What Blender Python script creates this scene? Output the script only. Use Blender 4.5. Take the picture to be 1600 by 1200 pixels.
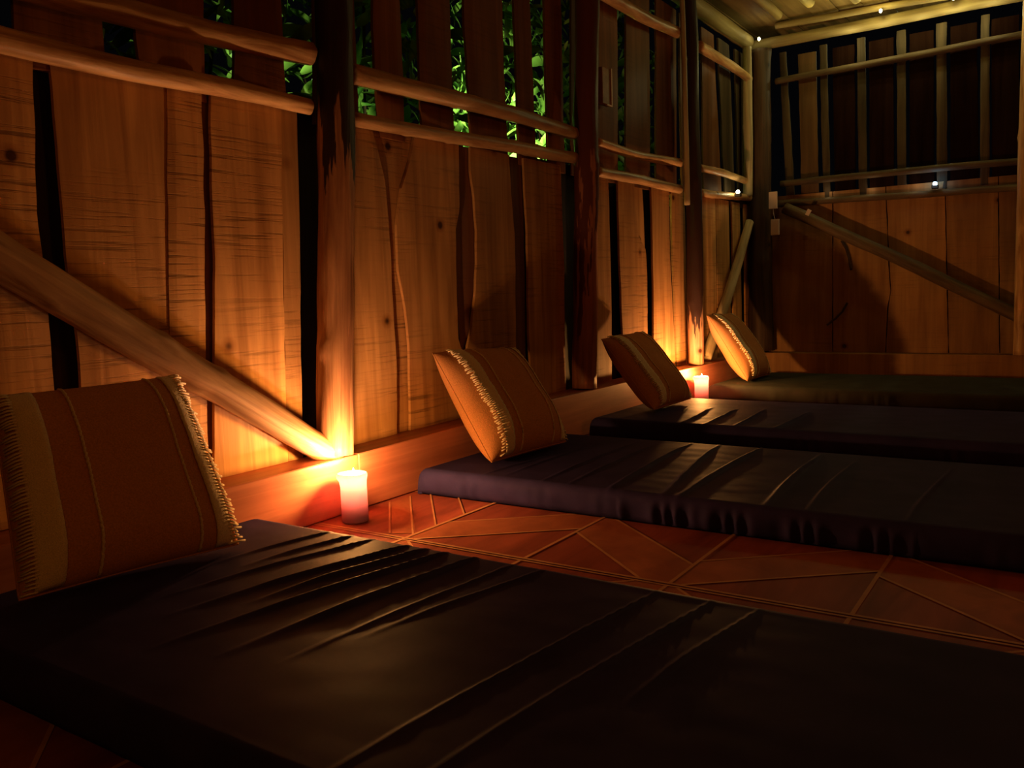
import bpy, bmesh, math, random
from mathutils import Vector, Matrix, noise
random.seed(7)
scn = bpy.context.scene
for o in list(bpy.data.objects): bpy.data.objects.remove(o)
C = scn.collection
# ------------------------------------------------------------------ camera
FPX, YAW, PITCH, ROLL, CAMH, CAMD = 1322.68, .590094, -.106178, -.0340809, .72, 2.03
cf = Vector((math.cos(PITCH)*math.cos(YAW), math.cos(PITCH)*math.sin(YAW), math.sin(PITCH)))
r0 = cf.cross(Vector((0, 0, 1))).normalized(); u0 = r0.cross(cf)
cr = math.cos(ROLL)*r0 + math.sin(ROLL)*u0
cu = -math.sin(ROLL)*r0 + math.cos(ROLL)*u0
CP = Vector((0, -CAMD, CAMH))
cam = bpy.data.cameras.new('camera'); co = bpy.data.objects.new('camera', cam); C.objects.link(co)
cam.sensor_width = 36; cam.lens = FPX/1600*36; cam.clip_start = .02
co.matrix_world = Matrix(((cr.x, cu.x, -cf.x, CP.x), (cr.y, cu.y, -cf.y, CP.y), (cr.z, cu.z, -cf.z, CP.z), (0, 0, 0, 1)))
scn.camera = co
def at(px, py, axis, val):            # the point on the plane axis=val that the survey of the photo gives
    d = cf*FPX + cr*(px-800) + cu*(600-py)
    k = 'xyz'.index(axis)
    return CP + d*((val-CP[k])/d[k])
# ------------------------------------------------------------------ world, light, exposure
w = bpy.data.worlds.new('night'); scn.world = w; w.use_nodes = True
w.node_tree.nodes['Background'].inputs[0].default_value = (.006, .006, .008, 1)
w.node_tree.nodes['Background'].inputs[1].default_value = .15
scn.view_settings.view_transform = 'Standard'; scn.view_settings.look = 'None'
scn.view_settings.gamma = 1; scn.view_settings.use_curve_mapping = False
scn.view_settings.exposure = 0.0
def point(name, loc, col, W, r=.01):
    l = bpy.data.lights.new(name, 'POINT'); l.color = col; l.energy = W; l.shadow_soft_size = r
    o = bpy.data.objects.new(name, l); o.location = loc; C.objects.link(o); return o
CAN1 = Vector((1.95, -.092, 0)); CAN2 = Vector((5.01, -.095, 0))
CANDLE_COL = (1, .41, .10)
point('candle_flame_light', CAN1+Vector((0, 0, .188)), CANDLE_COL, 15.0, .016)
point('candle_flame_light', CAN2+Vector((0, 0, .185)), CANDLE_COL, 24.0, .010)
point('candle_glow', CAN1+Vector((0, 0, .143)), (1, .56, .34), 9.0, .008)
point('candle_glow', CAN2+Vector((0, 0, .148)), (1, .56, .34), 9.0, .008)
# warm fill added for candles assumed in the unseen half of the room
point('room_fill_light', (-.9, -2.4, 1.25), (1, .38, .035), 7.5, .05)
point('room_fill_light', (2.8, -4.0, 1.25), (1, .26, .04), 12.0, .05)
# string of small yellow-green bulbs along the end beam, plus added fill lights
STR = (.95, .82, .22)
BULBS = [at(1376, 17, 'x', 6.50), at(1490, -3, 'x', 6.50), at(1186, 61, 'x', 6.50)]
point('string_and_fill_light', BULBS[0]+Vector((-.05, 0, -.0)), STR, 1.6, .012)
point('string_and_fill_light', BULBS[1]+Vector((-.05, 0, -.0)), STR, 1.6, .012)
point('string_and_fill_light', (6.2, -.5, 2.42), STR, 2.2, .012)  # added light without a bulb, lifts the corner post, brace and cushion
for yy in (-.62, -.84, -1.06, -1.28, -1.50): point('string_and_fill_light', (6.585, yy, 2.425), (1, .92, .4), .7, .006)  # row of added lights without bulbs, brightens the far wall's upper rail
for yy in (-.45, -.75, -1.05): point('ledge_fill_light', (6.672, yy, 1.405), (1, .80, .45), .05, .004)  # small added lights without a lamp, brighten the ledge line
point('string_and_fill_light', (6.3, -2.4, 2.5), STR, 4.0, .02)  # unseen light beyond the bulbs, added to lift the far end
# garden lamp outside, behind the planks
def spot(name, loc, tgt, col, W, ang, r=.03):
    l = bpy.data.lights.new(name, 'SPOT'); l.color = col; l.energy = W; l.shadow_soft_size = r; l.spot_size = math.radians(ang); l.spot_blend = .6
    o = bpy.data.objects.new(name, l); o.location = loc; C.objects.link(o)
    o.rotation_euler = (Vector(tgt)-Vector(loc)).to_track_quat('-Z', 'Y').to_euler(); return o
spot('garden_spot_light', (4.5, .42, 1.05), (4.6, 1.2, 1.45), (.88, 1, .60), 420, 84)
spot('garden_spot_light', (2.95, .42, 1.0), (3.0, 1.2, 1.35), (.88, 1, .60), 130, 74)
point('yard_light', (7.6, -.9, 2.75), (1, .95, .45), 10, .03)

# ------------------------------------------------------------------ materials
def newmat(name):
    m = bpy.data.materials.new(name); m.use_nodes = True
    nt = m.node_tree; b = nt.nodes['Principled BSDF']; return m, nt, b
def N(nt, t, **kw):
    n = nt.nodes.new(t)
    for k, v in kw.items():
        if k in n.inputs.keys(): n.inputs[k].default_value = v
        else: setattr(n, k, v)
    return n
def ramp(nt, stops):
    r = nt.nodes.new('ShaderNodeValToRGB'); e = r.color_ramp.elements
    while len(e) < len(stops): e.new(.5)
    for i, (p, c) in enumerate(stops):
        e[i].position = p; e[i].color = (*c, 1) if len(c) == 3 else c
    return r
def wood(name, dark, light, saw=.5, grain=(18, 18, .9), rough=.6, bump=.35, streak=None, knots=True, var=.25, sawscale=85, axis=2, spec=.25):
    m, nt, b = newmat(name); L = nt.links.new
    tc = N(nt, 'ShaderNodeTexCoord'); oi = N(nt, 'ShaderNodeObjectInfo')
    add = N(nt, 'ShaderNodeVectorMath', operation='ADD'); sc = N(nt, 'ShaderNodeMath', operation='MULTIPLY'); sc.inputs[1].default_value = 37.
    L(oi.outputs['Random'], sc.inputs[0]); L(tc.outputs['Object'], add.inputs[0]); L(sc.outputs[0], add.inputs[1])
    mp = N(nt, 'ShaderNodeMapping'); mp.inputs['Scale'].default_value = grain; L(add.outputs[0], mp.inputs[0])
    n1 = N(nt, 'ShaderNodeTexNoise', Scale=1., Detail=5., Roughness=.6, Distortion=.6); L(mp.outputs[0], n1.inputs['Vector'])
    cr_ = ramp(nt, [(.28, dark), (.72, light)]); L(n1.outputs['Fac'], cr_.inputs[0])
    # saw marks across the grain
    s = [3., 3., 3.]; s[axis] = sawscale
    mp2 = N(nt, 'ShaderNodeMapping'); mp2.inputs['Scale'].default_value = s; L(add.outputs[0], mp2.inputs[0])
    n2 = N(nt, 'ShaderNodeTexNoise', Scale=1., Detail=3., Roughness=.7); L(mp2.outputs[0], n2.inputs['Vector'])
    r2 = ramp(nt, [(.36, (.35,)*3), (.47, (1,)*3)]); L(n2.outputs['Fac'], r2.inputs[0])
    mask = N(nt, 'ShaderNodeTexNoise', Scale=1.6, Detail=2.); L(add.outputs[0], mask.inputs['Vector'])
    rm = ramp(nt, [(.42, (0,)*3), (.62, (saw,)*3)]); L(mask.outputs['Fac'], rm.inputs[0])
    mx = N(nt, 'ShaderNodeMix', data_type='RGBA', blend_type='MULTIPLY'); L(rm.outputs[0], mx.inputs[0]); L(cr_.outputs[0], mx.inputs[6]); L(r2.outputs[0], mx.inputs[7])
    out = mx.outputs[2]
    # broad stains
    n3 = N(nt, 'ShaderNodeTexNoise', Scale=2.3, Detail=3.); mp3 = N(nt, 'ShaderNodeMapping'); mp3.inputs['Scale'].default_value = (2.2, 2.2, .7) if axis == 2 else (.7, 2.2, 2.2); L(add.outputs[0], mp3.inputs[0]); L(mp3.outputs[0], n3.inputs['Vector'])
    r3 = ramp(nt, [(.3, (.62, .55, .5)), (.65, (1.08, 1.05, 1.))]); L(n3.outputs['Fac'], r3.inputs[0])
    mx3 = N(nt, 'ShaderNodeMix', data_type='RGBA', blend_type='MULTIPLY'); mx3.inputs[0].default_value = .85; L(out, mx3.inputs[6]); L(r3.outputs[0], mx3.inputs[7]); out = mx3.outputs[2]
    if knots:
        v = N(nt, 'ShaderNodeTexVoronoi', Scale=3.1); L(add.outputs[0], v.inputs['Vector'])
        rv = ramp(nt, [(.035, (.12, .08, .06)), (.06, (.7, .6, .5)), (.11, (1, 1, 1))]); L(v.outputs['Distance'], rv.inputs[0])
        mk = N(nt, 'ShaderNodeMix', data_type='RGBA', blend_type='MULTIPLY'); mk.inputs[0].default_value = 1; L(out, mk.inputs[6]); L(rv.outputs[0], mk.inputs[7]); out = mk.outputs[2]
    # board to board variation
    hv = N(nt, 'ShaderNodeHueSaturation'); mr = N(nt, 'ShaderNodeMapRange'); mr.inputs['To Min'].default_value = 1-var; mr.inputs['To Max'].default_value = 1+var*.6
    L(oi.outputs['Random'], mr.inputs['Value']); L(mr.outputs[0], hv.inputs['Value']); L(out, hv.inputs['Color'])
    L(hv.outputs[0], b.inputs['Base Color']); b.inputs['Roughness'].default_value = rough; b.inputs['Specular IOR Level'].default_value = spec
    ad = N(nt, 'ShaderNodeMath', operation='ADD'); ml = N(nt, 'ShaderNodeMath', operation='MULTIPLY'); L(r2.outputs[0], ml.inputs[0]); L(rm.outputs[0], ml.inputs[1]); L(ml.outputs[0], ad.inputs[0]); L(n1.outputs['Fac'], ad.inputs[1])
    bp = N(nt, 'ShaderNodeBump', Strength=bump, Distance=.004); L(ad.outputs[0], bp.inputs['Height']); L(bp.outputs[0], b.inputs['Normal'])
    return m
M = {}
def debark(name, height, ragged=.25, light=(.60, .34, .17), dark=(.20, .08, .04), bark=(.035, .016, .012), patch=0.):
    m = wood(name, dark, light, saw=0, grain=(34, 34, 1.6), bump=1.0, rough=.5, var=.05); nt = m.node_tree; L = nt.links.new; b = nt.nodes['Principled BSDF']
    src = b.inputs['Base Color'].links[0].from_socket
    tc = N(nt, 'ShaderNodeTexCoord'); mp = N(nt, 'ShaderNodeMapping'); mp.inputs['Scale'].default_value = (22, 22, 2.2); L(tc.outputs['Object'], mp.inputs[0])
    n = N(nt, 'ShaderNodeTexNoise', Scale=1., Detail=4., Roughness=.6); L(mp.outputs[0], n.inputs['Vector'])
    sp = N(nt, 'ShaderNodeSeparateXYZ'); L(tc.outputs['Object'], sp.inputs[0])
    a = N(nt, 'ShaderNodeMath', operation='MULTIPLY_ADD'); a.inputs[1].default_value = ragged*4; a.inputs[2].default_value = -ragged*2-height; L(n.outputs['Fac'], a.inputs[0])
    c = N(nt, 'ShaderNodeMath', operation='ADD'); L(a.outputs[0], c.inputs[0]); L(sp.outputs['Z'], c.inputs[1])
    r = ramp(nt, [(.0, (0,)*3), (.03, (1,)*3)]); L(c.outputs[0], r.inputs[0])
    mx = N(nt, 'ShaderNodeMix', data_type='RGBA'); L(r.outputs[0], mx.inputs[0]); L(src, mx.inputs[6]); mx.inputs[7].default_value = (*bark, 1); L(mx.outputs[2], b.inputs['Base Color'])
    return m
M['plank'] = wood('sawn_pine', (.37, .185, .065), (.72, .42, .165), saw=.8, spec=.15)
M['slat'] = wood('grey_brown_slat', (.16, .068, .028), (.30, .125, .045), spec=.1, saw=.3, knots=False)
M['backplank'] = wood('rough_back_board', (.13, .055, .03), (.26, .12, .06), saw=.2, knots=False)
M['gapdark'] = wood('gap_darkness_board', (.012, .008, .006), (.035, .02, .014), saw=.0, knots=False, bump=.8)  # near-black, the darkness of the wall gaps put into the colour
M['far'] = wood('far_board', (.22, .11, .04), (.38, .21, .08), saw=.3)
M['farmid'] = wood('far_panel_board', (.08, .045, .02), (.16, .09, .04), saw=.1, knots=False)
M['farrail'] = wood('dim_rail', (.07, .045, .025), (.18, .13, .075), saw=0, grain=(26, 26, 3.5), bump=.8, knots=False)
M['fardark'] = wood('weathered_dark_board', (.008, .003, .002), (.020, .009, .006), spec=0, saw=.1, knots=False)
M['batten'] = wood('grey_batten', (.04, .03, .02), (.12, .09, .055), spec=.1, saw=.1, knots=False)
M['rail'] = wood('peeled_pole', (.34, .17, .07), (.88, .62, .32), saw=.0, grain=(26, 26, 3.5), bump=.8, rough=.42)
M['post'] = wood('debarked_post', (.10, .04, .022), (.56, .33, .17), saw=0, grain=(26, 26, 1.3), bump=1.0, knots=True, rough=.5)
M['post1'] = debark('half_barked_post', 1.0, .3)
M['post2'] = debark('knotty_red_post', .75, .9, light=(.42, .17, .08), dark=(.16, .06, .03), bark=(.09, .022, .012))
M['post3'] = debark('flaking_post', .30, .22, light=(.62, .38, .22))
M['darkpost'] = wood('dark_post', (.022, .014, .01), (.10, .06, .038), saw=0, grain=(24, 24, 1.2), bump=1.0)
M['palepost'] = wood('pale_post', (.30, .24, .14), (.80, .70, .44), saw=0, grain=(20, 20, 1.2), bump=.8)
M['brace'] = wood('peeled_brace', (.26, .13, .06), (.88, .62, .34), saw=0, grain=(22, 22, 1.8), bump=.9, rough=.45)
M['sill'] = wood('planed_sill', (.42, .15, .10), (.68, .29, .19), saw=0, grain=(.9, 14, 22), axis=0, rough=.42, bump=.12, knots=False, var=.08)
M['ceil'] = wood('ceiling_board', (.17, .11, .05), (.34, .24, .11), saw=.1, grain=(1, 18, 18), axis=0, knots=False)
M['beam'] = wood('beam_pole', (.22, .16, .075), (.45, .36, .18), saw=0, grain=(18, 18, 1.5), bump=.7)
M['floor'] = wood('floor_wood', (.22, .055, .042), (.42, .115, .085), saw=0, grain=(2.2, 14, 6), axis=0, rough=.5, spec=.12, bump=.08, knots=False, var=0)
M['floorband'] = wood('floor_band', (.32, .105, .06), (.54, .20, .11), saw=0, grain=(7, 7, 6), axis=0, rough=.5, spec=.12, bump=.08, knots=False, var=0)
M['floorline'] = wood('floor_joint', (.50, .26, .15), (.72, .42, .26), saw=0, grain=(8, 8, 8), axis=0, rough=.5, spec=.12, bump=.05, knots=False, var=0)
def plain(name, col, rough=.6, spec=.3, emit=None, es=0, nscale=0, nb=0):
    m, nt, b = newmat(name); b.inputs['Base Color'].default_value = (*col, 1); b.inputs['Roughness'].default_value = rough; b.inputs['Specular IOR Level'].default_value = spec
    if emit: b.inputs['Emission Color'].default_value = (*emit, 1); b.inputs['Emission Strength'].default_value = es
    if nscale:
        tc = N(nt, 'ShaderNodeTexCoord'); n = N(nt, 'ShaderNodeTexNoise', Scale=nscale, Detail=4.); nt.links.new(tc.outputs['Object'], n.inputs['Vector'])
        bp = N(nt, 'ShaderNodeBump', Strength=nb, Distance=.003); nt.links.new(n.outputs['Fac'], bp.inputs['Height']); nt.links.new(bp.outputs[0], b.inputs['Normal'])
        r = ramp(nt, [(.3, tuple(c*.8 for c in col)), (.7, tuple(min(1, c*1.15) for c in col))]); nt.links.new(n.outputs['Fac'], r.inputs[0]); nt.links.new(r.outputs[0], b.inputs['Base Color'])
    return m
M['sheet'] = plain('dark_sheet', (.042, .038, .15), rough=.58, spec=.035, nscale=9, nb=.15)
M['sheet'].node_tree.nodes['Principled BSDF'].inputs['Specular Tint'].default_value = (.7, .6, 1, 1)
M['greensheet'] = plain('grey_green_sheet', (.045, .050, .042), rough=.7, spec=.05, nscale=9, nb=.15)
M['cotton'] = plain('terracotta_cotton', (.56, .27, .11), rough=.9, spec=.1, nscale=260, nb=.5)
M['cream'] = plain('cream_weave', (.86, .76, .55), rough=.9, spec=.1, nscale=420, nb=.7)
M['cord'] = plain('cream_cord', (.84, .70, .46), rough=.9, spec=.1, nscale=500, nb=.8)
M['wick'] = plain('burnt_wick', (.02, .015, .01), .9)
M['flame'] = plain('candle_flame', (1, .7, .3), emit=(1, .62, .22), es=40)
M['bulb'] = plain('lit_bulb', (1, .95, .6), emit=(1, .95, .45), es=30)
M['coldbulb'] = plain('lit_cold_lamp', (.7, .85, 1), emit=(.30, .62, 1), es=22)
M['blockcore'] = plain('light_block_core', (.42, .18, .38), .5)
M['paper'] = plain('pale_tag', (.62, .50, .44), .7)
M['wire'] = plain('dark_wire', (.05, .04, .03), .5)
M['boxwood'] = plain('small_box_wood', (.30, .17, .08), .6, nscale=30, nb=.3)
M['boxrim'] = plain('small_box_pale_rim', (.62, .50, .40), .6)
# wax that lets the flame's light through
m, nt, b = newmat('candle_wax'); M['wax'] = m
b.inputs['Base Color'].default_value = (.38, .15, .36, 1); b.inputs['Roughness'].default_value = .45
tr = N(nt, 'ShaderNodeBsdfTranslucent'); tr.inputs[0].default_value = (.92, .60, .60, 1)
ms = N(nt, 'ShaderNodeMixShader'); ms.inputs[0].default_value = .55
nt.links.new(b.outputs[0], ms.inputs[1]); nt.links.new(tr.outputs[0], ms.inputs[2]); nt.links.new(ms.outputs[0], nt.nodes['Material Output'].inputs[0])
m, nt, b = newmat('leaf_green'); M['leaf'] = m
tc = N(nt, 'ShaderNodeTexCoord'); nn = N(nt, 'ShaderNodeTexNoise', Scale=7., Detail=2.); nt.links.new(tc.outputs['Object'], nn.inputs['Vector'])
rr = ramp(nt, [(.35, (.05, .16, .02)), (.6, (.22, .42, .06)), (.75, (.45, .60, .18))]); nt.links.new(nn.outputs['Fac'], rr.inputs[0]); nt.links.new(rr.outputs[0], b.inputs['Base Color'])
b.inputs['Roughness'].default_value = .4
M['earth'] = plain('dark_earth', (.03, .022, .015), .95, nscale=6, nb=.5)

# ------------------------------------------------------------------ object helpers
def link(name, bm, mat, parent=None, smooth=False, mats=None, matrix=None):
    me = bpy.data.meshes.new(name); bm.normal_update(); bm.to_mesh(me); bm.free()
    for x in (mats or [mat]): me.materials.append(x)
    if smooth: me.polygons.foreach_set('use_smooth', [True]*len(me.polygons))
    o = bpy.data.objects.new(name, me); C.objects.link(o)
    if matrix is not None: o.matrix_world = matrix
    if parent: o.parent = parent
    return o
def empty(name, loc=(0, 0, 0)):
    o = bpy.data.objects.new(name, None); o.location = loc; o.empty_display_size = .1; C.objects.link(o); return o
def tag(o, label=None, cat=None, group=None, kind=None):
    if label: o['label'] = label
    if cat: o['category'] = cat
    if group: o['group'] = group
    if kind: o['kind'] = kind
    return o
def box(bm, x0, x1, y0, y1, z0, z1, mi=0):
    v = [bm.verts.new(p) for p in ((x0,y0,z0),(x1,y0,z0),(x1,y1,z0),(x0,y1,z0),(x0,y0,z1),(x1,y0,z1),(x1,y1,z1),(x0,y1,z1))]
    for f in ((0,3,2,1),(4,5,6,7),(0,1,5,4),(1,2,6,5),(2,3,7,6),(3,0,4,7)):
        q = bm.faces.new([v[i] for i in f]); q.material_index = mi
def bev(bm, w, seg=2): bmesh.ops.bevel(bm, geom=bm.edges[:], offset=w, segments=seg, affect='EDGES', profile=.6)
def interp(poly, z):                                     # poly: (s, z) sorted; s at height z
    p = sorted(poly, key=lambda q: q[1])
    if z <= p[0][1]: a, b_ = p[0], p[1]
    elif z >= p[-1][1]: a, b_ = p[-2], p[-1]
    else:
        for a, b_ in zip(p, p[1:]):
            if a[1] <= z <= b_[1]: break
    t = (z-a[1])/max(1e-6, b_[1]-a[1]); t = min(1.25, max(-.25, t))
    return a[0]+(b_[0]-a[0])*t
def plank(left, right, z0, z1, front, thick, mat, parent, plane='y', name='plank', wob=.0015, seed=0, rows=None):
    """rustic board standing in a wall: wavy edges given as (s,z) polylines, front face at plane=front"""
    bm = bmesh.new(); rows = rows or max(8, int((z1-z0)/.035)); cols = 5; G = []
    sx = (interp(left, (z0+z1)/2)+interp(right, (z0+z1)/2))/2
    for side in (0, 1):
        g = []
        for i in range(rows+1):
            z = z0+(z1-z0)*i/rows
            a = interp(left, z)+wob*2*noise.noise((seed*3.1, z*9, 1)); b_ = interp(right, z)+wob*2*noise.noise((seed*3.1, z*9, 7))
            if abs(b_-a) < .004: b_ = a+.004
            row = []
            for j in range(cols+1):
                s = a+(b_-a)*j/cols
                d = front+side*thick+wob*1.2*noise.noise((s*4, z*3, seed))
                if j in (0, cols): d += .003*(1 if side == 0 else -1)
                zz = z-sx*0
                row.append(bm.verts.new((s-sx, d-front, zz-z0) if plane == 'y' else (d-front, s-sx, zz-z0)))
            g.append(row)
        G.append(g)
    def q(*v):
        try: bm.faces.new(v)
        except ValueError: pass
    for i in range(rows):
        for j in range(cols):
            q(G[0][i][j], G[0][i][j+1], G[0][i+1][j+1], G[0][i+1][j]); q(G[1][i][j+1], G[1][i][j], G[1][i+1][j], G[1][i+1][j+1])
        q(G[0][i][0], G[0][i+1][0], G[1][i+1][0], G[1][i][0]); q(G[0][i][cols], G[1][i][cols], G[1][i+1][cols], G[0][i+1][cols])
    for j in range(cols):
        q(G[0][0][j], G[1][0][j], G[1][0][j+1], G[0][0][j+1]); q(G[0][rows][j], G[0][rows][j+1], G[1][rows][j+1], G[1][rows][j])
    bmesh.ops.recalc_face_normals(bm, faces=bm.faces[:])
    o = link(name, bm, mat, parent); o.location = (sx, front, z0) if plane == 'y' else (front, sx, z0)
    return o
def pole(name, p0, p1, r0_, r1_, mat, bend=.012, seed=1, cut=None, parent=None, sides=20, bump_=.06, dome=.6, knots=3):
    """a natural round pole from p0 to p1: built along local Z so the grain follows it"""
    p0 = Vector(p0); p1 = Vector(p1); d = p1-p0; Ln = d.length
    n = max(10, int(Ln/.03)); bm = bmesh.new(); rings = []
    kn = [(random.Random(seed*7+k).uniform(.1, .9)*Ln, random.Random(seed*5+k).uniform(0, 6.28)) for k in range(knots)]
    ts = [0, .0]+[i/n for i in range(1, n)]+[1, 1]
    for k, t in enumerate(ts):
        z = t*Ln; r = r0_+(r1_-r0_)*t
        e = .80 if k in (0, len(ts)-1) else 1
        if k == 0: z -= r*.12*dome
        if k == len(ts)-1: z += r*.12*dome
        cx = bend*math.sin(math.pi*t)*math.sin(seed*1.7)+bend*.7*noise.noise((seed*2.3, z*1.7, 0)); cy = bend*math.sin(math.pi*t)*math.cos(seed*1.7)+bend*.7*noise.noise((seed*2.3, z*1.7, 9))
        ring = []
        for s in range(sides):
            a = 6.28318*s/sides
            rr_ = r*e*(1+bump_*noise.noise((math.cos(a)*1.3+seed*5, math.sin(a)*1.3, z*3.2))+bump_*.5*noise.noise((math.cos(a)*4+seed*5, math.sin(a)*4, z*9)))
            for kz, ka in kn:
                da = (a-ka+math.pi) % 6.28318-math.pi
                rr_ += r*.16*math.exp(-((z-kz)/(r*.5))**2-(da/.45)**2)
            ring.append(bm.verts.new((cx+rr_*math.cos(a), cy+rr_*math.sin(a), z)))
        rings.append(ring)
    for a, b_ in zip(rings, rings[1:]):
        for s in range(sides): bm.faces.new((a[s], a[(s+1) % sides], b_[(s+1) % sides], b_[s]))
    bm.faces.new(list(reversed(rings[0]))); bm.faces.new(rings[-1])
    if cut:                                              # flat cut given as (point, normal) in world space
        Mx0 = Matrix.Translation(p0) @ d.to_track_quat('Z', 'Y').to_matrix().to_4x4(); inv = Mx0.inverted()
        res = bmesh.ops.bisect_plane(bm, geom=bm.verts[:]+bm.edges[:]+bm.faces[:], plane_co=inv @ Vector(cut[0]), plane_no=inv.to_3x3() @ Vector(cut[1]), clear_outer=True)
        ed = [g for g in res['geom_cut'] if isinstance(g, bmesh.types.BMEdge)]
        bmesh.ops.contextual_create(bm, geom=ed)
    Mx = Matrix.Translation(p0) @ d.to_track_quat('Z', 'Y').to_matrix().to_4x4()
    return link(name, bm, mat, parent, True, matrix=Mx)
YB = .13; XF = 6.72

# ------------------------------------------------------------------ floor
fl = bmesh.new(); box(fl, -2.2, 7.1, -4.6, .25, -.06, 0, 0)
def strip(bm, a, b_, wdt, z, mi):
    a = Vector(a); b_ = Vector(b_); d = (b_-a).normalized(); nrm = Vector((-d.y, d.x))*wdt/2
    lo = [bm.verts.new((p.x, p.y, z)) for p in (a-nrm, b_-nrm, b_+nrm, a+nrm)]
    f = bm.faces.new(lo); f.material_index = mi
    if f.normal.z < 0: f.normal_flip()
def poly(bm, pts, z, mi):
    f = bm.faces.new([bm.verts.new((p[0], p[1], z)) for p in pts]); f.material_index = mi; f.normal_update()
    if f.normal.z < 0: f.normal_flip()
PX0, PW, PH = 1.880, .490, .424                          # panel origin, width (x) and height (y)
def panel(x0, y0, flip, diag=True):
    x1 = x0+PW-.015; y1 = y0-PH
    X = (lambda t: x0+(x1-x0)*t) if not flip else (lambda t: x1-(x1-x0)*t)
    Y = lambda t: y0+(y1-y0)*t
    if diag:
        b4 = [(X(.0), Y(.02)), (X(.37), Y(0.0)), (X(1.), Y(.66)), (X(1.), Y(.99)), (X(.66), Y(1.))]
        b4 = [(X(0), Y(0)), (X(.40), Y(0)), (X(1), Y(.80)), (X(1), Y(1)), (X(.68), Y(1)), (X(0), Y(.07))]
        poly(fl, b4, .0012, 1)
        strip(fl, (X(.40), Y(0)), (X(1), Y(.80)), .009, .002, 2); strip(fl, (X(.68), Y(1)), (X(0), Y(.07)), .009, .002, 2)
    strip(fl, (x0, y1), (x1, y1), .010, .0022, 2)
for r in range(-4, 3):
    for k in range(0, 10):
        x0 = PX0+r*(PW+.012); y0 = -.37-k*PH
        if r == 0 or True: panel(x0, y0, (k+r) % 2 == 1)
    strip(fl, (x0-.006, .0), (x0-.006, -4.5), .010, .0024, 2)
    strip(fl, (x0+PW-.010, .0), (x0+PW-.010, -4.5), .008, .0024, 2)
    strip(fl, (x0, -.37), (x0+PW, -.37), .012, .0026, 2)
# the row of short planks against the sill, slanting
for a, b_ in (((2.193, -.023), (1.891, -.293)), ((2.292, -.033), (1.908, -.372)), ((2.345, -.085), (2.02, -.37)), ((2.36, -.20), (2.17, -.37))):
    strip(fl, a, b_, .006, .0028, 2)
poly(fl, [(2.193, -.03), (2.292, -.033), (1.93, -.365), (1.895, -.30)], .0012, 1)
f_o = link('floor', fl, None, mats=[M['floor'], M['floorband'], M['floorline']]); tag(f_o, kind='structure')
bm = bmesh.new(); box(bm, -3, 10, .25, 6, -.3, -.02); box(bm, 7.1, 10, -5, .25, -.3, -.02); tag(link('ground', bm, M['earth']), kind='structure')

# ------------------------------------------------------------------ sill / baseboard
bb = empty('baseboard_left'); tag(bb, kind='structure')
def sillboard(pts, y0, y1, mat, name, parent):
    bm = bmesh.new(); c0, c1 = [], []
    for x, zt in pts:
        c0.append([bm.verts.new(p) for p in ((x, y0, 0.003), (x, y1, 0.003), (x, y1, zt), (x, y0, zt))])
    for a, b_ in zip(c0, c0[1:]):
        for i in range(4): bm.faces.new((a[i], b_[i], b_[(i+1) % 4], a[(i+1) % 4]))
    bm.faces.new(c0[0]); bm.faces.new(list(reversed(c0[-1])))
    bmesh.ops.recalc_face_normals(bm, faces=bm.faces[:]); bev(bm, .003, 1)
    return link(name, bm, mat, parent)
sillboard([(-1.9, .188), (1.0, .188), (2.072, .193)], 0, .14, M['sill'], 'sill_beam', bb)
sillboard([(2.0745, .194), (2.8, .204), (3.36, .215)], 0, .14, M['sill'], 'sill_beam', bb)
sillboard([(3.362, .222), (4.2, .222), (5.1, .212), (6.6, .205)], 0.002, .14, M['sill'], 'sill_beam', bb)
fb = empty('baseboard_far'); tag(fb, kind='structure')
bm = bmesh.new(); box(bm, 6.60, 6.74, -4.4, -.001, .003, .195); bev(bm, .004, 1); link('sill_beam', bm, M['far'], fb)

# ------------------------------------------------------------------ left wall boards
wl = empty('wall_left'); tag(wl, kind='structure')
def P(lst, val=YB, ax='y'):
    out = []
    for p in lst:
        q = at(p[0], p[1], ax, val); out.append((q.x if ax == 'y' else q.y, q.z))
    return out
sd = 0
def low(L_, R_, mat='plank', front=YB, z0=.19, z1=1.345, thick=.018):
    global sd; sd += 1
    plank(P(L_, front), P(R_, front), z0, z1, front, thick, M[mat], wl, seed=sd, wob=.0022)
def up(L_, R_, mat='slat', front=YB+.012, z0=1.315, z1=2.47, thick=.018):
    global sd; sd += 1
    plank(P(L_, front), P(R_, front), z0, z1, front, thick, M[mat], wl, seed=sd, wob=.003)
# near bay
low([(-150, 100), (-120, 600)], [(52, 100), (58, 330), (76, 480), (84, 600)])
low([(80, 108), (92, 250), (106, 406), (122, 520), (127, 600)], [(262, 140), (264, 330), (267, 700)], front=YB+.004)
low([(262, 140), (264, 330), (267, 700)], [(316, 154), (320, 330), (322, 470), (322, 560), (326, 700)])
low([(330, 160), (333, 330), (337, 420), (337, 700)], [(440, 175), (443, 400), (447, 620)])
low([(440, 175), (443, 400), (447, 620)], [(465, 178), (468, 300), (470, 400), (472, 560), (474, 690)], front=YB+.004)
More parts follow.
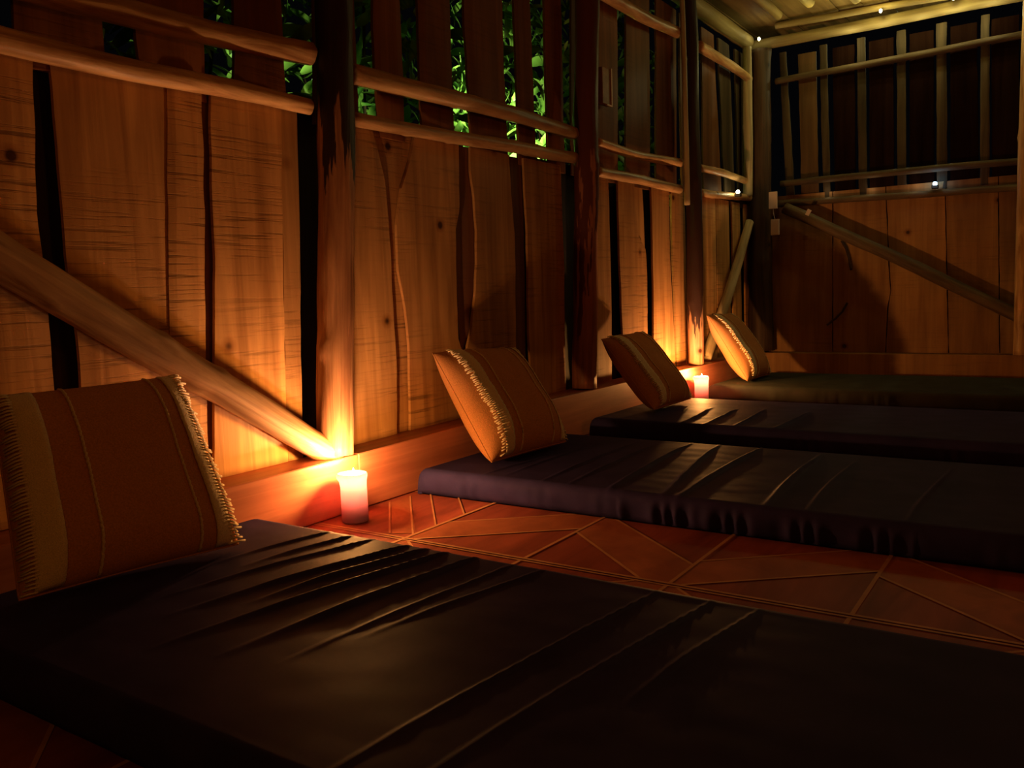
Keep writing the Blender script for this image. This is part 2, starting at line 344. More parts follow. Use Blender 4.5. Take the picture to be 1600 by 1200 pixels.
# middle bay
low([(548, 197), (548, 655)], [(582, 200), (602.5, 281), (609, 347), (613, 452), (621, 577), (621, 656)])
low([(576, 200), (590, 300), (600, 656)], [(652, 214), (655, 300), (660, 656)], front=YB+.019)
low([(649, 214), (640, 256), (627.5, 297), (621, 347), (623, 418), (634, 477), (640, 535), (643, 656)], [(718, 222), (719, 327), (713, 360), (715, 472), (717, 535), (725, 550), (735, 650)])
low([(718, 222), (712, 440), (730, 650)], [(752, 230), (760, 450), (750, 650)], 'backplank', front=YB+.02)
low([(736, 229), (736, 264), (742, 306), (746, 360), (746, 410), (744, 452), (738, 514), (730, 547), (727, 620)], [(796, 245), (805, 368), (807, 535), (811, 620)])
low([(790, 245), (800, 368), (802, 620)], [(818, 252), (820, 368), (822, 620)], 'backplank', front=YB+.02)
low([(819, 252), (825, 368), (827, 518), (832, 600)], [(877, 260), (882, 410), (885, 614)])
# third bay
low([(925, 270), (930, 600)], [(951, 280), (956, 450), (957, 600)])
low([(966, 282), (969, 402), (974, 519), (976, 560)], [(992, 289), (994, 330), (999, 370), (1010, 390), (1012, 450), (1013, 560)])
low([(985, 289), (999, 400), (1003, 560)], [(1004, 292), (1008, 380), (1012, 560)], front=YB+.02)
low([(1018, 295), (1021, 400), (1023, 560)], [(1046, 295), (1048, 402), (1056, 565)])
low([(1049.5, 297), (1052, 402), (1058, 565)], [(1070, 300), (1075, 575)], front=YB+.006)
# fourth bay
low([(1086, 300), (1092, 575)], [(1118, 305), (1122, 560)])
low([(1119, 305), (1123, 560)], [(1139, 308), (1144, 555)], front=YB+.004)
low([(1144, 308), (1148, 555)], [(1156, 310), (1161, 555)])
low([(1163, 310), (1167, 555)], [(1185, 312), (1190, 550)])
# second skin in the gaps, its near-black boards coloured as darkness
low([(-150, 100), (-120, 600)], [(110, 108), (130, 600)], 'gapdark', front=YB+.045, z1=1.37)
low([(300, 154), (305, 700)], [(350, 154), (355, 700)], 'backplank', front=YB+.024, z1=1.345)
low([(455, 154), (460, 700)], [(560, 190), (560, 700)], 'gapdark', front=YB+.05, z1=1.37)
low([(815, 240), (822, 600)], [(960, 240), (965, 600)], 'gapdark', front=YB+.05, z1=1.37)
low([(958, 280), (962, 600)], [(1024, 280), (1030, 560)], 'gapdark', front=YB+.05, z1=1.37)
low([(1060, 280), (1064, 600)], [(1190, 280), (1196, 560)], 'gapdark', front=YB+.05, z1=1.37)
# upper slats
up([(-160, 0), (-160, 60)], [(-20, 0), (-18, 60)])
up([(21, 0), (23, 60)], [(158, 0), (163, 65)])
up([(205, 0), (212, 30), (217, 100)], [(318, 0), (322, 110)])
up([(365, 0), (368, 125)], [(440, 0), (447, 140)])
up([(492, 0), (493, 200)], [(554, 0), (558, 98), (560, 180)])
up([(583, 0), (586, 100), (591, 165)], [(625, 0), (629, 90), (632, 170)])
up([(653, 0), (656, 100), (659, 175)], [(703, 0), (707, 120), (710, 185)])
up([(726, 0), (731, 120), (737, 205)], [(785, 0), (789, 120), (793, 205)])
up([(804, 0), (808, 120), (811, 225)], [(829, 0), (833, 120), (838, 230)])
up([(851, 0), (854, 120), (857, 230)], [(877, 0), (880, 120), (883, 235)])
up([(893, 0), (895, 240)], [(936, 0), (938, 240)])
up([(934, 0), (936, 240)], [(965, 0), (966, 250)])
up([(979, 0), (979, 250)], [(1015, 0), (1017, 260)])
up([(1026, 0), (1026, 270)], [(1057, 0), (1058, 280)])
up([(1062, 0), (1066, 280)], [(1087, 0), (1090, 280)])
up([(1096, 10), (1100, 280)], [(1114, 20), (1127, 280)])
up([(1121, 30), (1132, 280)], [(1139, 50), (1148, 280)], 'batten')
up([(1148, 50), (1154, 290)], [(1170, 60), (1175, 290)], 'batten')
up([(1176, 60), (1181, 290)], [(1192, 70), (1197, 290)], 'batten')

# ------------------------------------------------------------------ far wall boards
wf = empty('wall_far'); tag(wf, kind='structure')
def fp(L_, R_, mat, front, z0, z1, thick=.018):
    global sd; sd += 1
    a, b_ = P(L_, front, 'x'), P(R_, front, 'x')
    plank(b_, a, z0, z1, front, thick, M[mat], wf, 'x', seed=sd, wob=.002)
FL = [((1196, 323), (1200, 550)), ((1301, 323), (1301, 548)), ((1385, 320), (1389, 416), (1392, 455), (1387, 480), (1384, 548)), ((1477, 310), (1482, 548)), ((1560, 300), (1562, 548)), ((1680, 290), (1680, 548)), ((1800, 290), (1800, 548)), ((1960, 290), (1960, 548))]
for i, (a, b_) in enumerate(zip(FL, FL[1:])):
    ga = [(x+.8, y) for x, y in a]; gb = [(x-.8, y) for x, y in b_]
    fp(ga, gb, 'far', XF+(.003 if i % 2 else 0), .19, 1.40)
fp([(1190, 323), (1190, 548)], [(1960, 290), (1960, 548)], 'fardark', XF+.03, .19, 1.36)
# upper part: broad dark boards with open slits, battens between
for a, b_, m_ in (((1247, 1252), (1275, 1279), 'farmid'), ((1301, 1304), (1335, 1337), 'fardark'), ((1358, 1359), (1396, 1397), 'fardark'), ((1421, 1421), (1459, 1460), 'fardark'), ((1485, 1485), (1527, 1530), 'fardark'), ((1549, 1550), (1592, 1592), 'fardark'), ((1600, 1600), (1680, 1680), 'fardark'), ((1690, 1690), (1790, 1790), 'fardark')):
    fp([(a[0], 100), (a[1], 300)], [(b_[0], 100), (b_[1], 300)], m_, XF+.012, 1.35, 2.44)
for a, b_ in (((1218, 1228), (1229, 1241)), ((1281, 1286), (1292, 1297)), ((1339, 1342), (1352, 1355)), ((1401, 1402), (1415, 1416)), ((1463, 1464), (1479, 1480)), ((1532, 1531), (1546, 1546))):
    fp([(a[0], 100), (a[1], 300)], [(b_[0], 100), (b_[1], 300)], 'batten', XF+.002, 1.35, 2.475)
# unseen sides closing the room
for nm, bx_ in (('wall_right', (-2.1, 6.9, -4.62, -4.55, 0, 1.3)), ('wall_near', (-2.2, -2.13, -4.6, .2, 0, 2.5))):
    bm = bmesh.new(); box(bm, *bx_); tag(link(nm, bm, M['plank']), kind='structure')
# ceiling
bm = bmesh.new()
for i in range(30):
    y0 = .32-i*.17
    box(bm, -2.2, 7.05, y0-.165, y0, 2.672+(.006 if i % 2 else 0), 2.70)
tag(link('ceiling', bm, M['ceil']), kind='structure')
# ------------------------------------------------------------------ beams, rafters
tag(pole('wall_plate_beam', (-1.6, .13, 2.565), (6.60, .13, 2.565), .062, .055, M['beam'], bend=.004, seed=3), 'long log wall plate under the ceiling above the left wall slats', 'beam')
tag(pole('end_beam', (6.66, .14, 2.54), (6.66, -4.4, 2.54), .040, .042, M['beam'], bend=.006, seed=4), 'olive log beam above the battens of the far wall, resting on the corner post', 'beam')
pa, pb = at(1212, 40, 'x', 6.585), at(1451, -2, 'x', 6.585)
pb = pa+(pb-pa)*2.2
tag(pole('fairy_light_pole', pa, pb, .024, .022, M['beam'], bend=.01, seed=5), 'thin pole lit from above lying along the far end beam', 'pole')
names = ['nearest the left corner of the ceiling', 'second from the left corner of the ceiling', 'third from the left corner of the ceiling', 'fourth from the left corner, at the top frame edge']
for i, y in enumerate((-.17, -.42, -.70, -1.0)):
    tag(pole('rafter', (2.2, y, 2.63), (6.30-.12*(i % 2), y-.02, 2.625), .034, .034, M['beam'], bend=.01, seed=11+i), 'olive round rafter '+names[i], 'rafter')

# ------------------------------------------------------------------ posts
def post(px0, py0, px1, py1, r, mat, label, seed, y=.055, zb=None, zt=2.52):
    a, b_ = at(px0, py0, 'y', y), at(px1, py1, 'y', y)      # a top sample, b bottom sample of the axis
    zb_ = zb
    d = (b_-a)/(b_.z-a.z)
    return tag(pole('post', b_+d*(zb_-b_.z), a+d*(zt-a.z), r*1.0, r*.96, M[mat], bend=.010, seed=seed, bump_=.10, sides=28, dome=0, knots=4), label, 'post')
post(517, 0, 524, 690, .062, 'post1', 'round debarked post beside the nearest candle, its foot glowing', 21, zb=.198)
post(917, 0, 915, 600, .062, 'post2', 'knotty reddish post behind the second cushion from the left', 22, zb=.226)
post(1075, 0, 1087, 560, .052, 'post3', 'slim dark post whose flaking foot is lit by the far candle', 23, zb=.218)
cp = tag(pole('corner_post', (6.615, .028, .21), (6.615, .035, 2.49), .095, .078, M['darkpost'], bend=.008, seed=24, bump_=.12, sides=28, dome=0), 'thick dark post in the far left corner of the room', 'post')
tag(pole('stud', (6.47, .085, 1.40), (6.46, .085, 2.49), .036, .033, M['palepost'], bend=.008, seed=26), 'pale peeled upright against the left side of the corner post', 'post')
tag(pole('stud', (5.145, .040, 1.24), (5.115, .045, 2.49), .018, .016, M['palepost'], bend=.004, seed=27), 'thin pale upright pole on the left side of the slim dark post', 'post')
q = at(1597, 300, 'x', 6.60)
tag(pole('end_wall_post', (6.58, q.y-.02, .20), (6.58, q.y-.02, 2.50), .045, .045, M['rail'], bend=.004, seed=28), 'brown post of the far wall at the right edge of the photo', 'post')

# ------------------------------------------------------------------ rails
RY = .093
def rail(a, b_, r_a, r_b, label, seed, mat='rail', y=RY, bend=.012):
    return tag(pole('rail', at(*a, 'y', y), at(*b_, 'y', y), r_a, r_b, M[mat], bend=bend, bump_=.11, knots=5, seed=seed), label, 'rail')
rail((-260, -100), (484, 86), .034, .036, 'upper round rail left of the nearest post, bright along its top', 31)
rail((-220, 10), (482, 168), .032, .026, 'lower round rail left of the nearest post', 32)
rail((549, 116), (895, 208), .036, .032, 'thick upper rail between the nearest post and the knotty post', 33)
rail((548, 186), (895, 246), .024, .030, 'thin lower rail between the nearest post and the knotty post', 34)
rail((932, 222), (1062, 255), .024, .026, 'upper rail in the bay right of the knotty post', 35)
rail((932, 267), (1062, 296), .026, .027, 'lower rail in the bay right of the knotty post', 36)
rail((1092, 262), (1171, 285), .025, .024, 'upper rail of the last bay before the corner post', 37)
rail((1092, 300), (1171, 309), .026, .026, 'lower rail of the last bay before the corner post', 38)
rail((934, -15), (1060, 52), .034, .032, 'high dark rail between the knotty post and the slim post', 39, y=.085)
rail((1092, 72), (1170, 124), .034, .028, 'high dark rail in the last bay under the ceiling', 40, y=.085)
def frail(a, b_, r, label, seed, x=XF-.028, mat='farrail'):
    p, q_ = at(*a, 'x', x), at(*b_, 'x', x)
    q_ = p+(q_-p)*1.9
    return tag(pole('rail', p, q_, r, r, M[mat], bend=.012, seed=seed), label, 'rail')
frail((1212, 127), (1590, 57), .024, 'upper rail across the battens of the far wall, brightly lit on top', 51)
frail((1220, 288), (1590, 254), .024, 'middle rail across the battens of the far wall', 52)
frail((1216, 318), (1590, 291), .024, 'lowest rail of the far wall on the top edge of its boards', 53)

# ------------------------------------------------------------------ braces
a = at(515, 702, 'y', .062); b0 = at(10, 398, 'y', .062)
a = Vector((a.x-.035, a.y, .228)); dd = (b0-a).normalized()
tag(pole('brace', a-dd*.06, a+dd*2.3, .046, .060, M['brace'], bend=.012, bump_=.12, seed=61, sides=28, cut=((0, 0, .193), (0, 0, -1)), knots=7), 'thick peeled brace log slanting down to the foot of the nearest post', 'brace')
a, b_ = at(1170, 350, 'y', .088), at(1122, 500, 'y', .088); dd = (b_-a).normalized()
k = (.235-b_.z)/dd.z
tag(pole('brace', b_+dd*k, a-dd*.02, .038, .032, M['palepost'], bend=.01, seed=62), 'pale brace pole leaning down-left from the corner post behind the last cushion', 'brace')
a, b_ = at(1226, 325, 'x', XF-.095), at(1600, 500, 'x', XF-.095)
k = (.24-a.z)/(b_.z-a.z)
tag(pole('brace', a, a+(b_-a)*k, .042, .045, M['farrail'], bend=.012, seed=63), 'long brown brace slanting across the far wall boards', 'brace')

# ------------------------------------------------------------------ mattresses
def seg_h(x, y, s):
    (ax, ay), (bx, by), wd, amp, sh = s
    dx, dy = bx-ax, by-ay; L2 = dx*dx+dy*dy; t = ((x-ax)*dx+(y-ay)*dy)/L2
    if t < -.15 or t > 1.15: return 0
    dist = ((x-ax)*dy-(y-ay)*dx)/math.sqrt(L2)+.007*math.sin(t*4+ax*9)
    tp = max(0, min(1, (t+.15)/.3))*max(0, min(1, (1.15-t)/.5))
    wd2 = wd*(.6+.7*t)
    k = dist/wd2
    prof = math.exp(-k*k) if k < 0 else math.exp(-(k*sh)**2)
    return amp*prof*tp
def mattress(x0, x1, y0, y1, H, segs, label, ruffle=None, step=.0055, mat='sheet'):
    bm = bmesh.new(); K = 7; R = .028
    nx = int((x1-x0)/step); ny = int((y0-y1)/step)
    def prof(i, n):                                      # returns base coordinate 0..1, outward, drop
        if i < 0: s = -i/K; sg = -1
        elif i > n: s = (i-n)/K; sg = 1
        else: return i/n, 0., 0.
        if s <= .5: ang = s/.5*math.pi/2; return (0 if sg < 0 else 1), sg*R*math.sin(ang), R*(1-math.cos(ang))
        t = (s-.5)/.5; return (0 if sg < 0 else 1), sg*(R+.004*math.sin(t*math.pi)-.012*t*t), R+(H-R-.002)*t
    V = {}
    for i in range(-K, nx+K+1):
        u, ox, dx = prof(i, nx)
        for j in range(-K, ny+K+1):
            v, oy, dy = prof(j, ny)
            x = x0+R+(x1-x0-2*R)*u+ox; y = y0-R-(y0-y1-2*R)*v-oy*1
            if j < 0: y = y0-R+abs(oy)
            elif j > ny: y = y1+R-abs(oy)
            drop = min(H-.002, dx+dy)
            cxe = min(x-x0, x1-x); cye = min(y0-y, y-y1)
            e = max(0, min(1, min(cxe, cye)/.05))
            h = 0
            for s in segs: h += seg_h(x, y, s)
            h += .0016*noise.noise((x*5, y*2.2, x0))+.0008*noise.noise((x*16, y*9, x0))
            z = H-drop+h*(.25+.75*e)*(1 if drop < H*.6 else .0)
            z = max(.002, z)
            side = max(0, min(1, drop/R-.4))
            wv = .0035*math.sin(y*70+3*math.sin(y*23))*noise.noise((y*3, 2, x0))*2
            if ruffle and ruffle[0] > y > ruffle[1]: wv += .007*math.sin(y*105+2.5*math.sin(y*31))*(.6+.4*math.sin(z*60))
            if i < 0: x -= wv*side*(1 if drop < H*.9 else .4)
            V[i, j] = bm.verts.new((x, y, z))
    for i in range(-K, nx+K):
        for j in range(-K, ny+K): bm.faces.new((V[i, j], V[i, j+1], V[i+1, j+1], V[i+1, j]))
    ring = [V[i, -K] for i in range(-K, nx+K+1)]+[V[nx+K, j] for j in range(-K+1, ny+K+1)]+[V[i, ny+K] for i in range(nx+K-1, -K-1, -1)]+[V[-K, j] for j in range(ny+K-1, -K, -1)]
    bm.faces.new(ring)
    bmesh.ops.recalc_face_normals(bm, faces=bm.faces[:])
    return tag(link('mattress', bm, M[mat], None, True), label, 'mattress')
def sg(px, wd=.014, amp=.007, sh=2.2):
    out = []
    for a, b_ in px:
        p, q_ = at(*a, 'z', .103), at(*b_, 'z', .103); out.append(((p.x, p.y), (q_.x, q_.y), wd, amp, sh))
    return out
s1 = sg([((520, 826), (360, 872)), ((585, 838), (300, 918)), ((555, 832), (400, 878))], .010, .006)+sg([((640, 848), (310, 945)), ((700, 858), (300, 990)), ((745, 866), (400, 1000)), ((670, 853), (420, 930))], .012, .009)+sg([((800, 877), (480, 1015)), ((850, 885), (600, 980))], .008, .003)+sg([((1030, 915), (530, 1195)), ((1110, 932), (690, 1195)), ((1185, 945), (1000, 1080))], .007, .004)
s2 = sg([((1183, 700), (1047, 776)), ((1120, 695), (1035, 766)), ((1275, 711), (1195, 782)), ((1073, 693), (937, 766))], .013, .009)+sg([((985, 690), (850, 745)), ((1020, 692), (890, 750)), ((1330, 720), (1262, 790)), ((1477, 735), (1418, 810)), ((930, 690), (800, 735)), ((880, 700), (750, 740))], .009, .005)
s3 = sg([((1192, 641), (1149, 664)), ((1149, 640), (1100, 662)), ((1110, 638), (1060, 662)), ((1260, 645), (1210, 668))], .014, .009)
mattress(.70, 1.592, -.045, -2.15, .10, s1, 'dark navy mattress in the foreground under the biggest cushion')
mattress(2.335, 3.24, -.035, -2.15, .094, s2, 'dark mattress beyond the tiled strip, its puckered side facing the nearest candle', ruffle=(-.85, -1.7))
mattress(3.63, 4.53, -.05, -2.15, .10, s3, 'third dark mattress, with the far candle glowing behind its head end')
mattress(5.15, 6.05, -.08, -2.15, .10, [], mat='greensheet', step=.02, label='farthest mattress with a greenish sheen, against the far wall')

# ------------------------------------------------------------------ cushions
def cushion(BL, BR, TL, TR, T, label, seed, bands, lines):
    """corners of the seam as points; bulging cover, cream fringed bands and thin cords"""
    BL, BR, TL, TR = map(Vector, (BL, BR, TL, TR))
    org = (BL+BR)/2
    n = ((BR-BL)+(TR-TL)).cross((TL-BL)+(TR-BR)).normalized()      # towards the room
    if n.y > 0: n = -n
    def base(u, v):
        eu = .004*math.sin(math.pi*v)*(1-2*u); ev = .008*math.sin(math.pi*u)*(1-2*v)
        uu, vv = u+eu, v+ev
        return (BL*(1-uu)+BR*uu)*(1-vv)+(TL*(1-uu)+TR*uu)*vv-org
    def thick(u, v):
        a = max(0, 1-abs(2*u-1)**3.)**.5; b_ = max(0, 1-abs(2*v-1)**3.)**.5
        sag = 1+.18*(.5-v)
        return T/2*a*b_*sag
    def surf(u, v, s, off=0):
        w_ = .010*noise.noise((u*3.1+seed, v*3.1, s*2))+.003*noise.noise((u*11+seed, v*11, s*5))
        edge = min(1, 6*min(u, 1-u, v, 1-v))
        return base(u, v)+n*s*(thick(u, v)+w_*edge+off)
    root = empty('cushion', org)
    bm = bmesh.new(); n_ = 44; G = {}
    for s in (1, -1):
        for i in range(n_+1):
            for j in range(n_+1):
                if s == -1 and (i in (0, n_) or j in (0, n_)): G[s, i, j] = G[1, i, j]; continue
                G[s, i, j] = bm.verts.new(surf((1-math.cos(math.pi*i/n_))/2, (1-math.cos(math.pi*j/n_))/2, s))
        for i in range(n_):
            for j in range(n_): bm.faces.new((G[s, i, j], G[s, i+1, j], G[s, i+1, j+1], G[s, i, j+1]) if s == 1 else (G[s, i, j], G[s, i, j+1], G[s, i+1, j+1], G[s, i+1, j]))
    bmesh.ops.recalc_face_normals(bm, faces=bm.faces[:])
    link('cover', bm, M['cotton'], root, True)
    # seam piping round the edge
    bm = bmesh.new(); loop = []
    for k in range(160):
        t = k/40.
        u, v = ((t, 0) if t < 1 else (1, t-1) if t < 2 else (3-t, 1) if t < 3 else (0, 4-t))
        loop.append(base(u, v))
    tube(bm, loop, .0028, 6, True)
    link('piping', bm, M['cotton'], root, True)
    for (u0, u1, out, flen) in bands:
        bm = bmesh.new(); rows = 60; g = []
        for j in range(rows+1):
            v = .004+.992*j/rows
            g.append([bm.verts.new(surf(u0+(u1-u0)*i/5, v, 1, .0035+.0012*math.sin(j*2.2+i*2.1))) for i in range(6)])
        for a, b_ in zip(g, g[1:]):
            for i in range(5): bm.faces.new((a[i], a[i+1], b_[i+1], b_[i]))
        bd = link('woven_band', bm, M['cream'], root, True)
        so = bd.modifiers.new('solid', 'SOLIDIFY'); so.thickness = .003; so.offset = 0
        bm = bmesh.new(); rnd = random.Random(seed)
        ub = u1 if out > 0 else u0
        for k in range(58):
            v = .008+.984*k/57+rnd.uniform(-.003, .003); L_ = flen*rnd.uniform(.75, 1.2)
            du = out*L_/.48; lean = rnd.uniform(-.005, .005); up_ = rnd.uniform(.001, .004)
            pts = [surf(min(.999, max(.001, ub-du*.25)), v, 1, .005), surf(min(.999, max(.001, ub+du*.4)), v+lean*.5, 1, .008+up_), surf(min(.999, max(.001, ub+du)), max(.001, min(.999, v+lean)), 1, .004+up_)]
            if (ub+du) > 1 or (ub+du) < 0:
                ex = (ub+du-1) if ub+du > 1 else (ub+du)
                pts[2] = pts[2]+(base(1, v)-base(0, v))*ex
            tube(bm, pts, .0027, 5, False)
        fr = link('fringe', bm, M['cream'], bd, True)
    for u in lines:
        bm = bmesh.new(); pts = [surf(u+.0018*math.sin(j*1.9), .004+.992*j/110, 1, .002+.0010*math.sin(j*2.4)) for j in range(111)]
        tube(bm, pts, .0034, 6, False)
        link('trim_cord', bm, M['cord'], root, True)
    tag(root, label, 'cushion', 'terracotta cushions leaning along the plank wall')
    return root
def tube(bm, pts, r, sides, closed):
    n_ = len(pts); rings = []
    for i, p in enumerate(pts):
        a = pts[(i-1) % n_] if (closed or i > 0) else pts[i]; b_ = pts[(i+1) % n_] if (closed or i < n_-1) else pts[i]
        d = (b_-a).normalized(); s = d.cross(Vector((.3, .2, .93))).normalized(); t = d.cross(s)
        rings.append([bm.verts.new(p+s*r*math.cos(6.28318*k/sides)+t*r*math.sin(6.28318*k/sides)) for k in range(sides)])
    pr = list(zip(rings, rings[1:]))+([(rings[-1], rings[0])] if closed else [])
    for a, b_ in pr:
        for k in range(sides): bm.faces.new((a[k], a[(k+1) % sides], b_[(k+1) % sides], b_[k]))
    if not closed: bm.faces.new(list(reversed(rings[0]))); bm.faces.new(rings[-1])
def cc(px, ytop, T, label, seed, bands=((.14, .235, -1, .024), (.885, .965, 1, .022)), lines=(.33, .76), zb=.112):
    bl, br, tl, tr = px
    return cushion(at(*bl, 'z', zb), at(*br, 'z', zb), at(*tl, 'y', ytop), at(*tr, 'y', ytop), T, label, seed, bands, lines)
cc([(30, 938), (372, 850), (-14, 622), (272, 588)], -.01, .18, 'largest terracotta cushion at the left edge, fringed cream band on its right edge', 1, ((.05, .165, -1, .022), (.865, .955, 1, .034)), (.31, .78))
cc([(768, 722), (884, 690), (676, 552), (802, 546)], .07, .19, 'terracotta cushion lit from the left by the nearest candle, head of second mattress', 2)
bl = at(1022, 640, 'z', .118)
cushion(bl, bl+Vector((.46, -.01, 0)), at(940, 530, 'y', .06), at(1000, 520, 'y', .06)+Vector((.02, 0, 0)), .17, 'backlit cushion left of the far candle, in shadow with a glowing right rim', 3, ((.14, .235, -1, .024), (.885, .965, 1, .022)), (.33, .76))
bl = at(1168, 595, 'z', .112)
cushion(bl, bl+Vector((.44, -.01, 0)), at(1104, 492, 'y', .0), at(1142, 491, 'y', .0), .17, 'farthest cushion right of the far candle, its front tinted yellow-green', 4, ((.14, .235, -1, .024), (.885, .965, 1, .022)), (.33, .76))

# ------------------------------------------------------------------ candles
def candle(loc, H, r, lean, label, seed):
    root = empty('candle', loc)
    bm = bmesh.new(); S = 48; prof = []
    prof = [(0, r*.97, 0), (.006, r*1.0, 0), (.03, r*1.0, 0), (.06, r*.99, 0), (.09, r*.99, 0), (H*.72, r*.98, .05), (H*.84, r*1.0, .35), (H*.91, r*1.04, 1), (H*.96, r*1.05, 1), (H*.99, r*1.02, .8), (H, r*.97, .6), (H*.985, r*.90, .5), (H*.93, r*.88, .3), (H*.84, r*.86, 0), (H*.74, r*.82, 0), (H*.68, r*.6, 0), (H*.66, r*.3, 0), (H*.655, r*.04, 0)]
    rings = []
    for z, rr_, fl_ in prof:
        ring = []
        for k in range(S):
            a = 6.28318*k/S
            drip = fl_*(.20*max(0, math.cos(a-lean))**3+.05*noise.noise((math.cos(a)*2+seed, math.sin(a)*2, 1)))
            R_ = rr_*(1+drip+.008*noise.noise((math.cos(a)*3, math.sin(a)*3, z*30+seed)))
            ring.append(bm.verts.new((R_*math.cos(a), R_*math.sin(a), z+.003+.003*fl_*noise.noise((math.cos(a)*1.5+seed, math.sin(a)*1.5, 4)))))
        rings.append(ring)
    for a, b_ in zip(rings, rings[1:]):
        for k in range(S): bm.faces.new((a[k], a[(k+1) % S], b_[(k+1) % S], b_[k]))
    bm.faces.new(list(reversed(rings[0]))); bm.faces.new(rings[-1])
    core = [[bm.verts.new((r*q_*math.cos(6.28318*k/32), r*q_*math.sin(6.28318*k/32), z)) for k in range(32)] for q_, z in ((.93, .006), (.93, H*.22), (.72, H*.42), (.35, H*.56))]  # unseen opaque core, added to keep inner light off the lower wall
    for a, b_ in zip(core, core[1:]):
        for k in range(32): bm.faces.new((a[k], a[(k+1) % 32], b_[(k+1) % 32], b_[k])).material_index = 1
    for f in (bm.faces.new(list(reversed(core[0]))), bm.faces.new(core[-1])): f.material_index = 1
    link('wax', bm, None, root, True, mats=[M['wax'], M['blockcore']])
    bm = bmesh.new(); tube(bm, [Vector((0, 0, H*.70)), Vector((.001, 0, H*.9)), Vector((.003, .001, H*.95))], .0014, 6, False); link('wick', bm, M['wick'], root)
    bm = bmesh.new(); rings = []; zs = [0, .1, .25, .42, .6, .78, .92, 1]; rs = [.2, .7, 1, .95, .72, .42, .16, .02]
    for z, q_ in zip(zs, rs): rings.append([bm.verts.new((.003+.0062*q_*math.cos(6.28318*k/14), .0062*q_*math.sin(6.28318*k/14), H*.935+.030*z)) for k in range(14)])
    for a, b_ in zip(rings, rings[1:]):
        for k in range(14): bm.faces.new((a[k], a[(k+1) % 14], b_[(k+1) % 14], b_[k]))
    bm.faces.new(list(reversed(rings[0]))); bm.faces.new(rings[-1])
    fo = link('flame', bm, M['flame'], root, True); fo.visible_shadow = False
    tag(root, label, 'candle', 'lit pillar candles on the floor')
    return root
candle(CAN1, .158, .043, 2.2, 'lit pillar candle on the floor between the nearest mattress and the second', 1)
candle(CAN2, .166, .043, 2.0, 'lit pillar candle burning beyond the third mattress, beside the backlit cushion', 5)

# ------------------------------------------------------------------ small things
for p, lab in ((BULBS[0], 'tiny lit bulb glowing on the beam above the middle of the far wall'), (BULBS[1], 'tiny lit bulb on the end beam at the top edge of the photo'), (BULBS[2], 'tiny pale bulb where the end beam meets the left corner')):
    root = empty('string_light', p)
    bm = bmesh.new(); bmesh.ops.create_uvsphere(bm, u_segments=12, v_segments=8, radius=.010)
    bmesh.ops.scale(bm, vec=(1, 1, 1.3), verts=bm.verts)
    g = link('bulb', bm, M['bulb'] if lab != 'x' else M['paper'], root, True)
    bm = bmesh.new(); tube(bm, [Vector((.0, 0, .010)), Vector((.02, 0, .02)), Vector((.06, 0, .012))], .004, 8, False); link('socket', bm, M['wire'], root, True)
    tag(root, lab, 'light bulb')
def tiny_lamp(p, mat, label, holder):
    root = empty('small_lamp', p)
    bm = bmesh.new(); bmesh.ops.create_uvsphere(bm, u_segments=12, v_segments=8, radius=.014); g = link('bulb', bm, M[mat], root, True)
    bm = bmesh.new(); box(bm, -.016, .022, -.022, .022, -.034, -.010); bev(bm, .003, 1); link('base', bm, M['wire'], root)
    tag(root, label, 'lamp')
    l = point('small_lamp_light', Vector(p)+Vector((-.03, 0, .01)), (.35, .65, 1) if mat == 'coldbulb' else (1, .85, .5), .12, .012)
tiny_lamp(at(1461, 287, 'x', XF-.06), 'coldbulb', 'small bluish lamp shining on the far wall ledge', 0)
tiny_lamp(at(1153, 300, 'y', .05), 'bulb', 'small white lamp on the rail just left of the corner post', 0)
def tagbox(c, sx_, sy_, sz_, label, name='wall_tag', cat='tag', mat='paper', rz=0, tilt=0):
    bm = bmesh.new(); box(bm, -sx_/2, sx_/2, -sy_/2, sy_/2, -sz_/2, sz_/2); bev(bm, min(sx_, sy_)*.15, 2)
    o = link(name, bm, M[mat]); o.location = c; o.rotation_euler = (tilt, 0, rz); return tag(o, label, cat)
pc = at(1208, 313, 'x', 6.49); tagbox(pc, .018, .062, .125, 'upper of two small pale plates hanging on the dark corner post', 'wall_plate', 'plate')
pc2 = at(1211, 355, 'x', 6.49); tagbox(pc2, .018, .062, .118, 'lower of two small pale plates hanging on the dark corner post', 'wall_plate', 'plate')
bm = bmesh.new(); tube(bm, [Vector(pc)+Vector((.0, 0, -.062)), Vector(pc)*.5+Vector(pc2)*.5+Vector((0, .004, 0)), Vector(pc2)+Vector((0, 0, .058))], .0025, 6, False)
tag(link('cord', bm, M['paper'], None, True), 'short cord joining the two pale plates on the corner post', 'cord')
tagbox(at(1263, 332, 'x', XF-.145), .010, .030, .045, 'tiny pale tag stuck on the upper end of the far wall brace', 'tag', 'tag', tilt=.5)
# little box on the plank right of the knotty post
root = empty('wall_box', at(943, 136, 'y', YB-.012)); tag(root, 'small upright wooden box fixed to the slat right of the knotty post', 'box')
bm = bmesh.new(); box(bm, -.050, .050, -.020, .012, -.095, .095); bev(bm, .003, 1); link('case', bm, M['boxwood'], root)
bm = bmesh.new(); box(bm, .042, .054, -.026, -.016, -.100, .100); box(bm, -.010, .042, -.026, -.016, -.100, -.092); link('rim', bm, M['boxrim'], root)
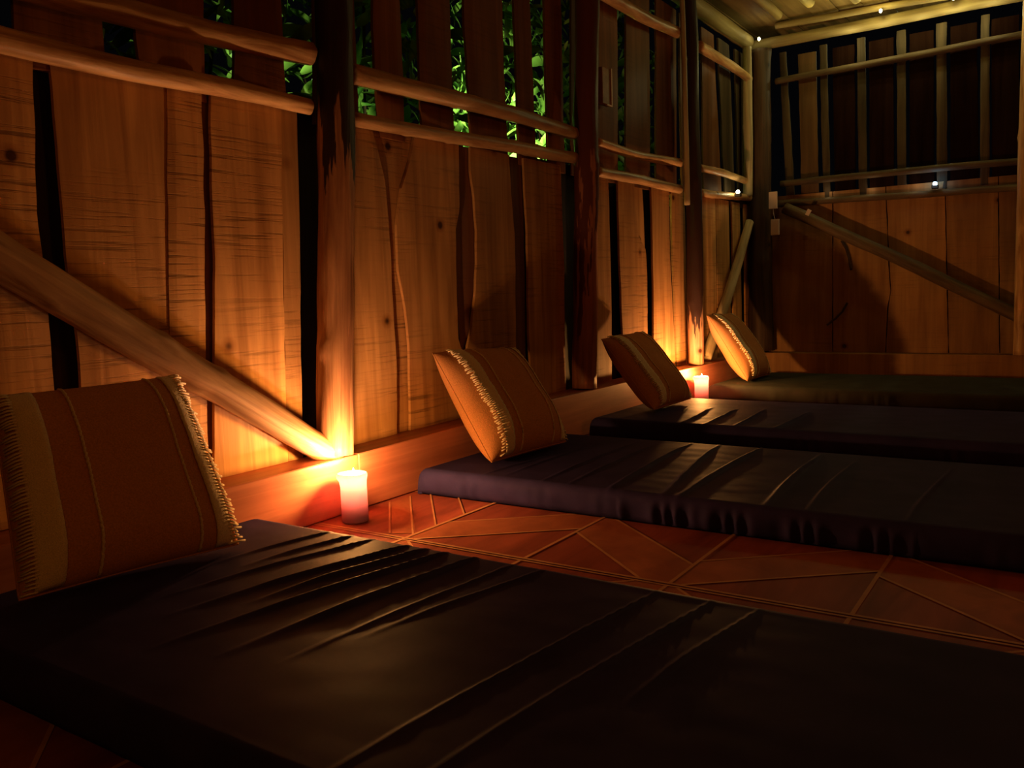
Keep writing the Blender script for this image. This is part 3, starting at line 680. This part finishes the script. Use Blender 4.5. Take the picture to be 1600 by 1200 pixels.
# twigs by the far wall
def twig(px, x, label, r=.006):
    pts = [at(a, b_, 'x', x) for a, b_ in px]; fine = []
    for k in range(len(pts)-1):
        for s in range(6): fine.append(pts[k].lerp(pts[k+1], s/6))
    fine.append(pts[-1]); bm = bmesh.new(); tube(bm, fine, r, 8, False)
    tag(link('twig', bm, M['darkpost'], None, True), label, 'twig')
twig([(1315, 376), (1322, 388), (1327, 404), (1330, 422)], XF-.012, 'upper short dark curved twig on the far wall boards, below the brace', .009)
twig([(1324, 473), (1316, 487), (1305, 498), (1292, 508)], XF-.012, 'lower dark curved twig on the far wall boards', .008)

# ------------------------------------------------------------------ foliage outside
def bush(cx, cy, z0, z1, n_, rad, label, seed, size=(.10, .22)):
    rnd = random.Random(seed); root = empty('shrub', (cx, cy, -.02)); bm = bmesh.new(); st = bmesh.new()
    for k in range(9):
        a = rnd.uniform(0, 6.28); tip = Vector((math.cos(a)*rad*.7, math.sin(a)*rad*.4, rnd.uniform(.6, .95)*(z1+.02)))
        tube(st, [Vector((math.cos(a)*.03, math.sin(a)*.03, 0)), tip*.5+Vector((0, 0, .1)), tip], .008, 6, False)
    for k in range(n_):
        c = Vector((rnd.uniform(-rad, rad), rnd.gauss(0, .22), rnd.uniform(z0, z1)))
        L_ = rnd.uniform(*size); W_ = L_*rnd.uniform(.16, .42)
        d = Vector((rnd.uniform(-1, 1), rnd.uniform(-1, .4), rnd.uniform(-.7, .9))).normalized()
        s = d.cross(Vector((rnd.uniform(-.4, .4), -1, rnd.uniform(.2, 1)))).normalized(); up_ = s.cross(d)
        rows = []
        for i in range(7):
            t = i/6; ww = W_/2*math.sin(math.pi*min(1, t*.9+.08))**.8; bend = up_*(-.25*L_*t*t)
            p = c+d*L_*t+bend
            rows.append((bm.verts.new(p-s*ww+up_*ww*.3), bm.verts.new(p), bm.verts.new(p+s*ww+up_*ww*.3)))
        for a_, b_ in zip(rows, rows[1:]):
            bm.faces.new((a_[0], a_[1], b_[1], b_[0])); bm.faces.new((a_[1], a_[2], b_[2], b_[1]))
    fo = link('foliage', bm, M['leaf'], root, True); link('stem', st, M['darkpost'], root, True)
    tag(root, label, 'shrub', 'leafy plants outside the slatted wall')
bush(2.25, 1.2, 1.0, 2.4, 420, .44, 'dim shrub outside seen through the slats left of the nearest post', 1)
bush(3.4, 1.2, 1.1, 2.6, 620, .44, 'bright green shrub outside just right of the nearest post', 2)
bush(4.55, 1.2, 1.2, 2.7, 620, .44, 'strap-leaved bright shrub outside seen midway between the nearest and knotty posts', 3)
bush(5.7, 1.2, 1.3, 2.9, 560, .44, 'bright shrub outside seen against the left side of the knotty post', 4)
bush(6.9, 1.3, 1.3, 3.2, 300, .44, 'dim plant outside seen in the slit right of the knotty post', 5)
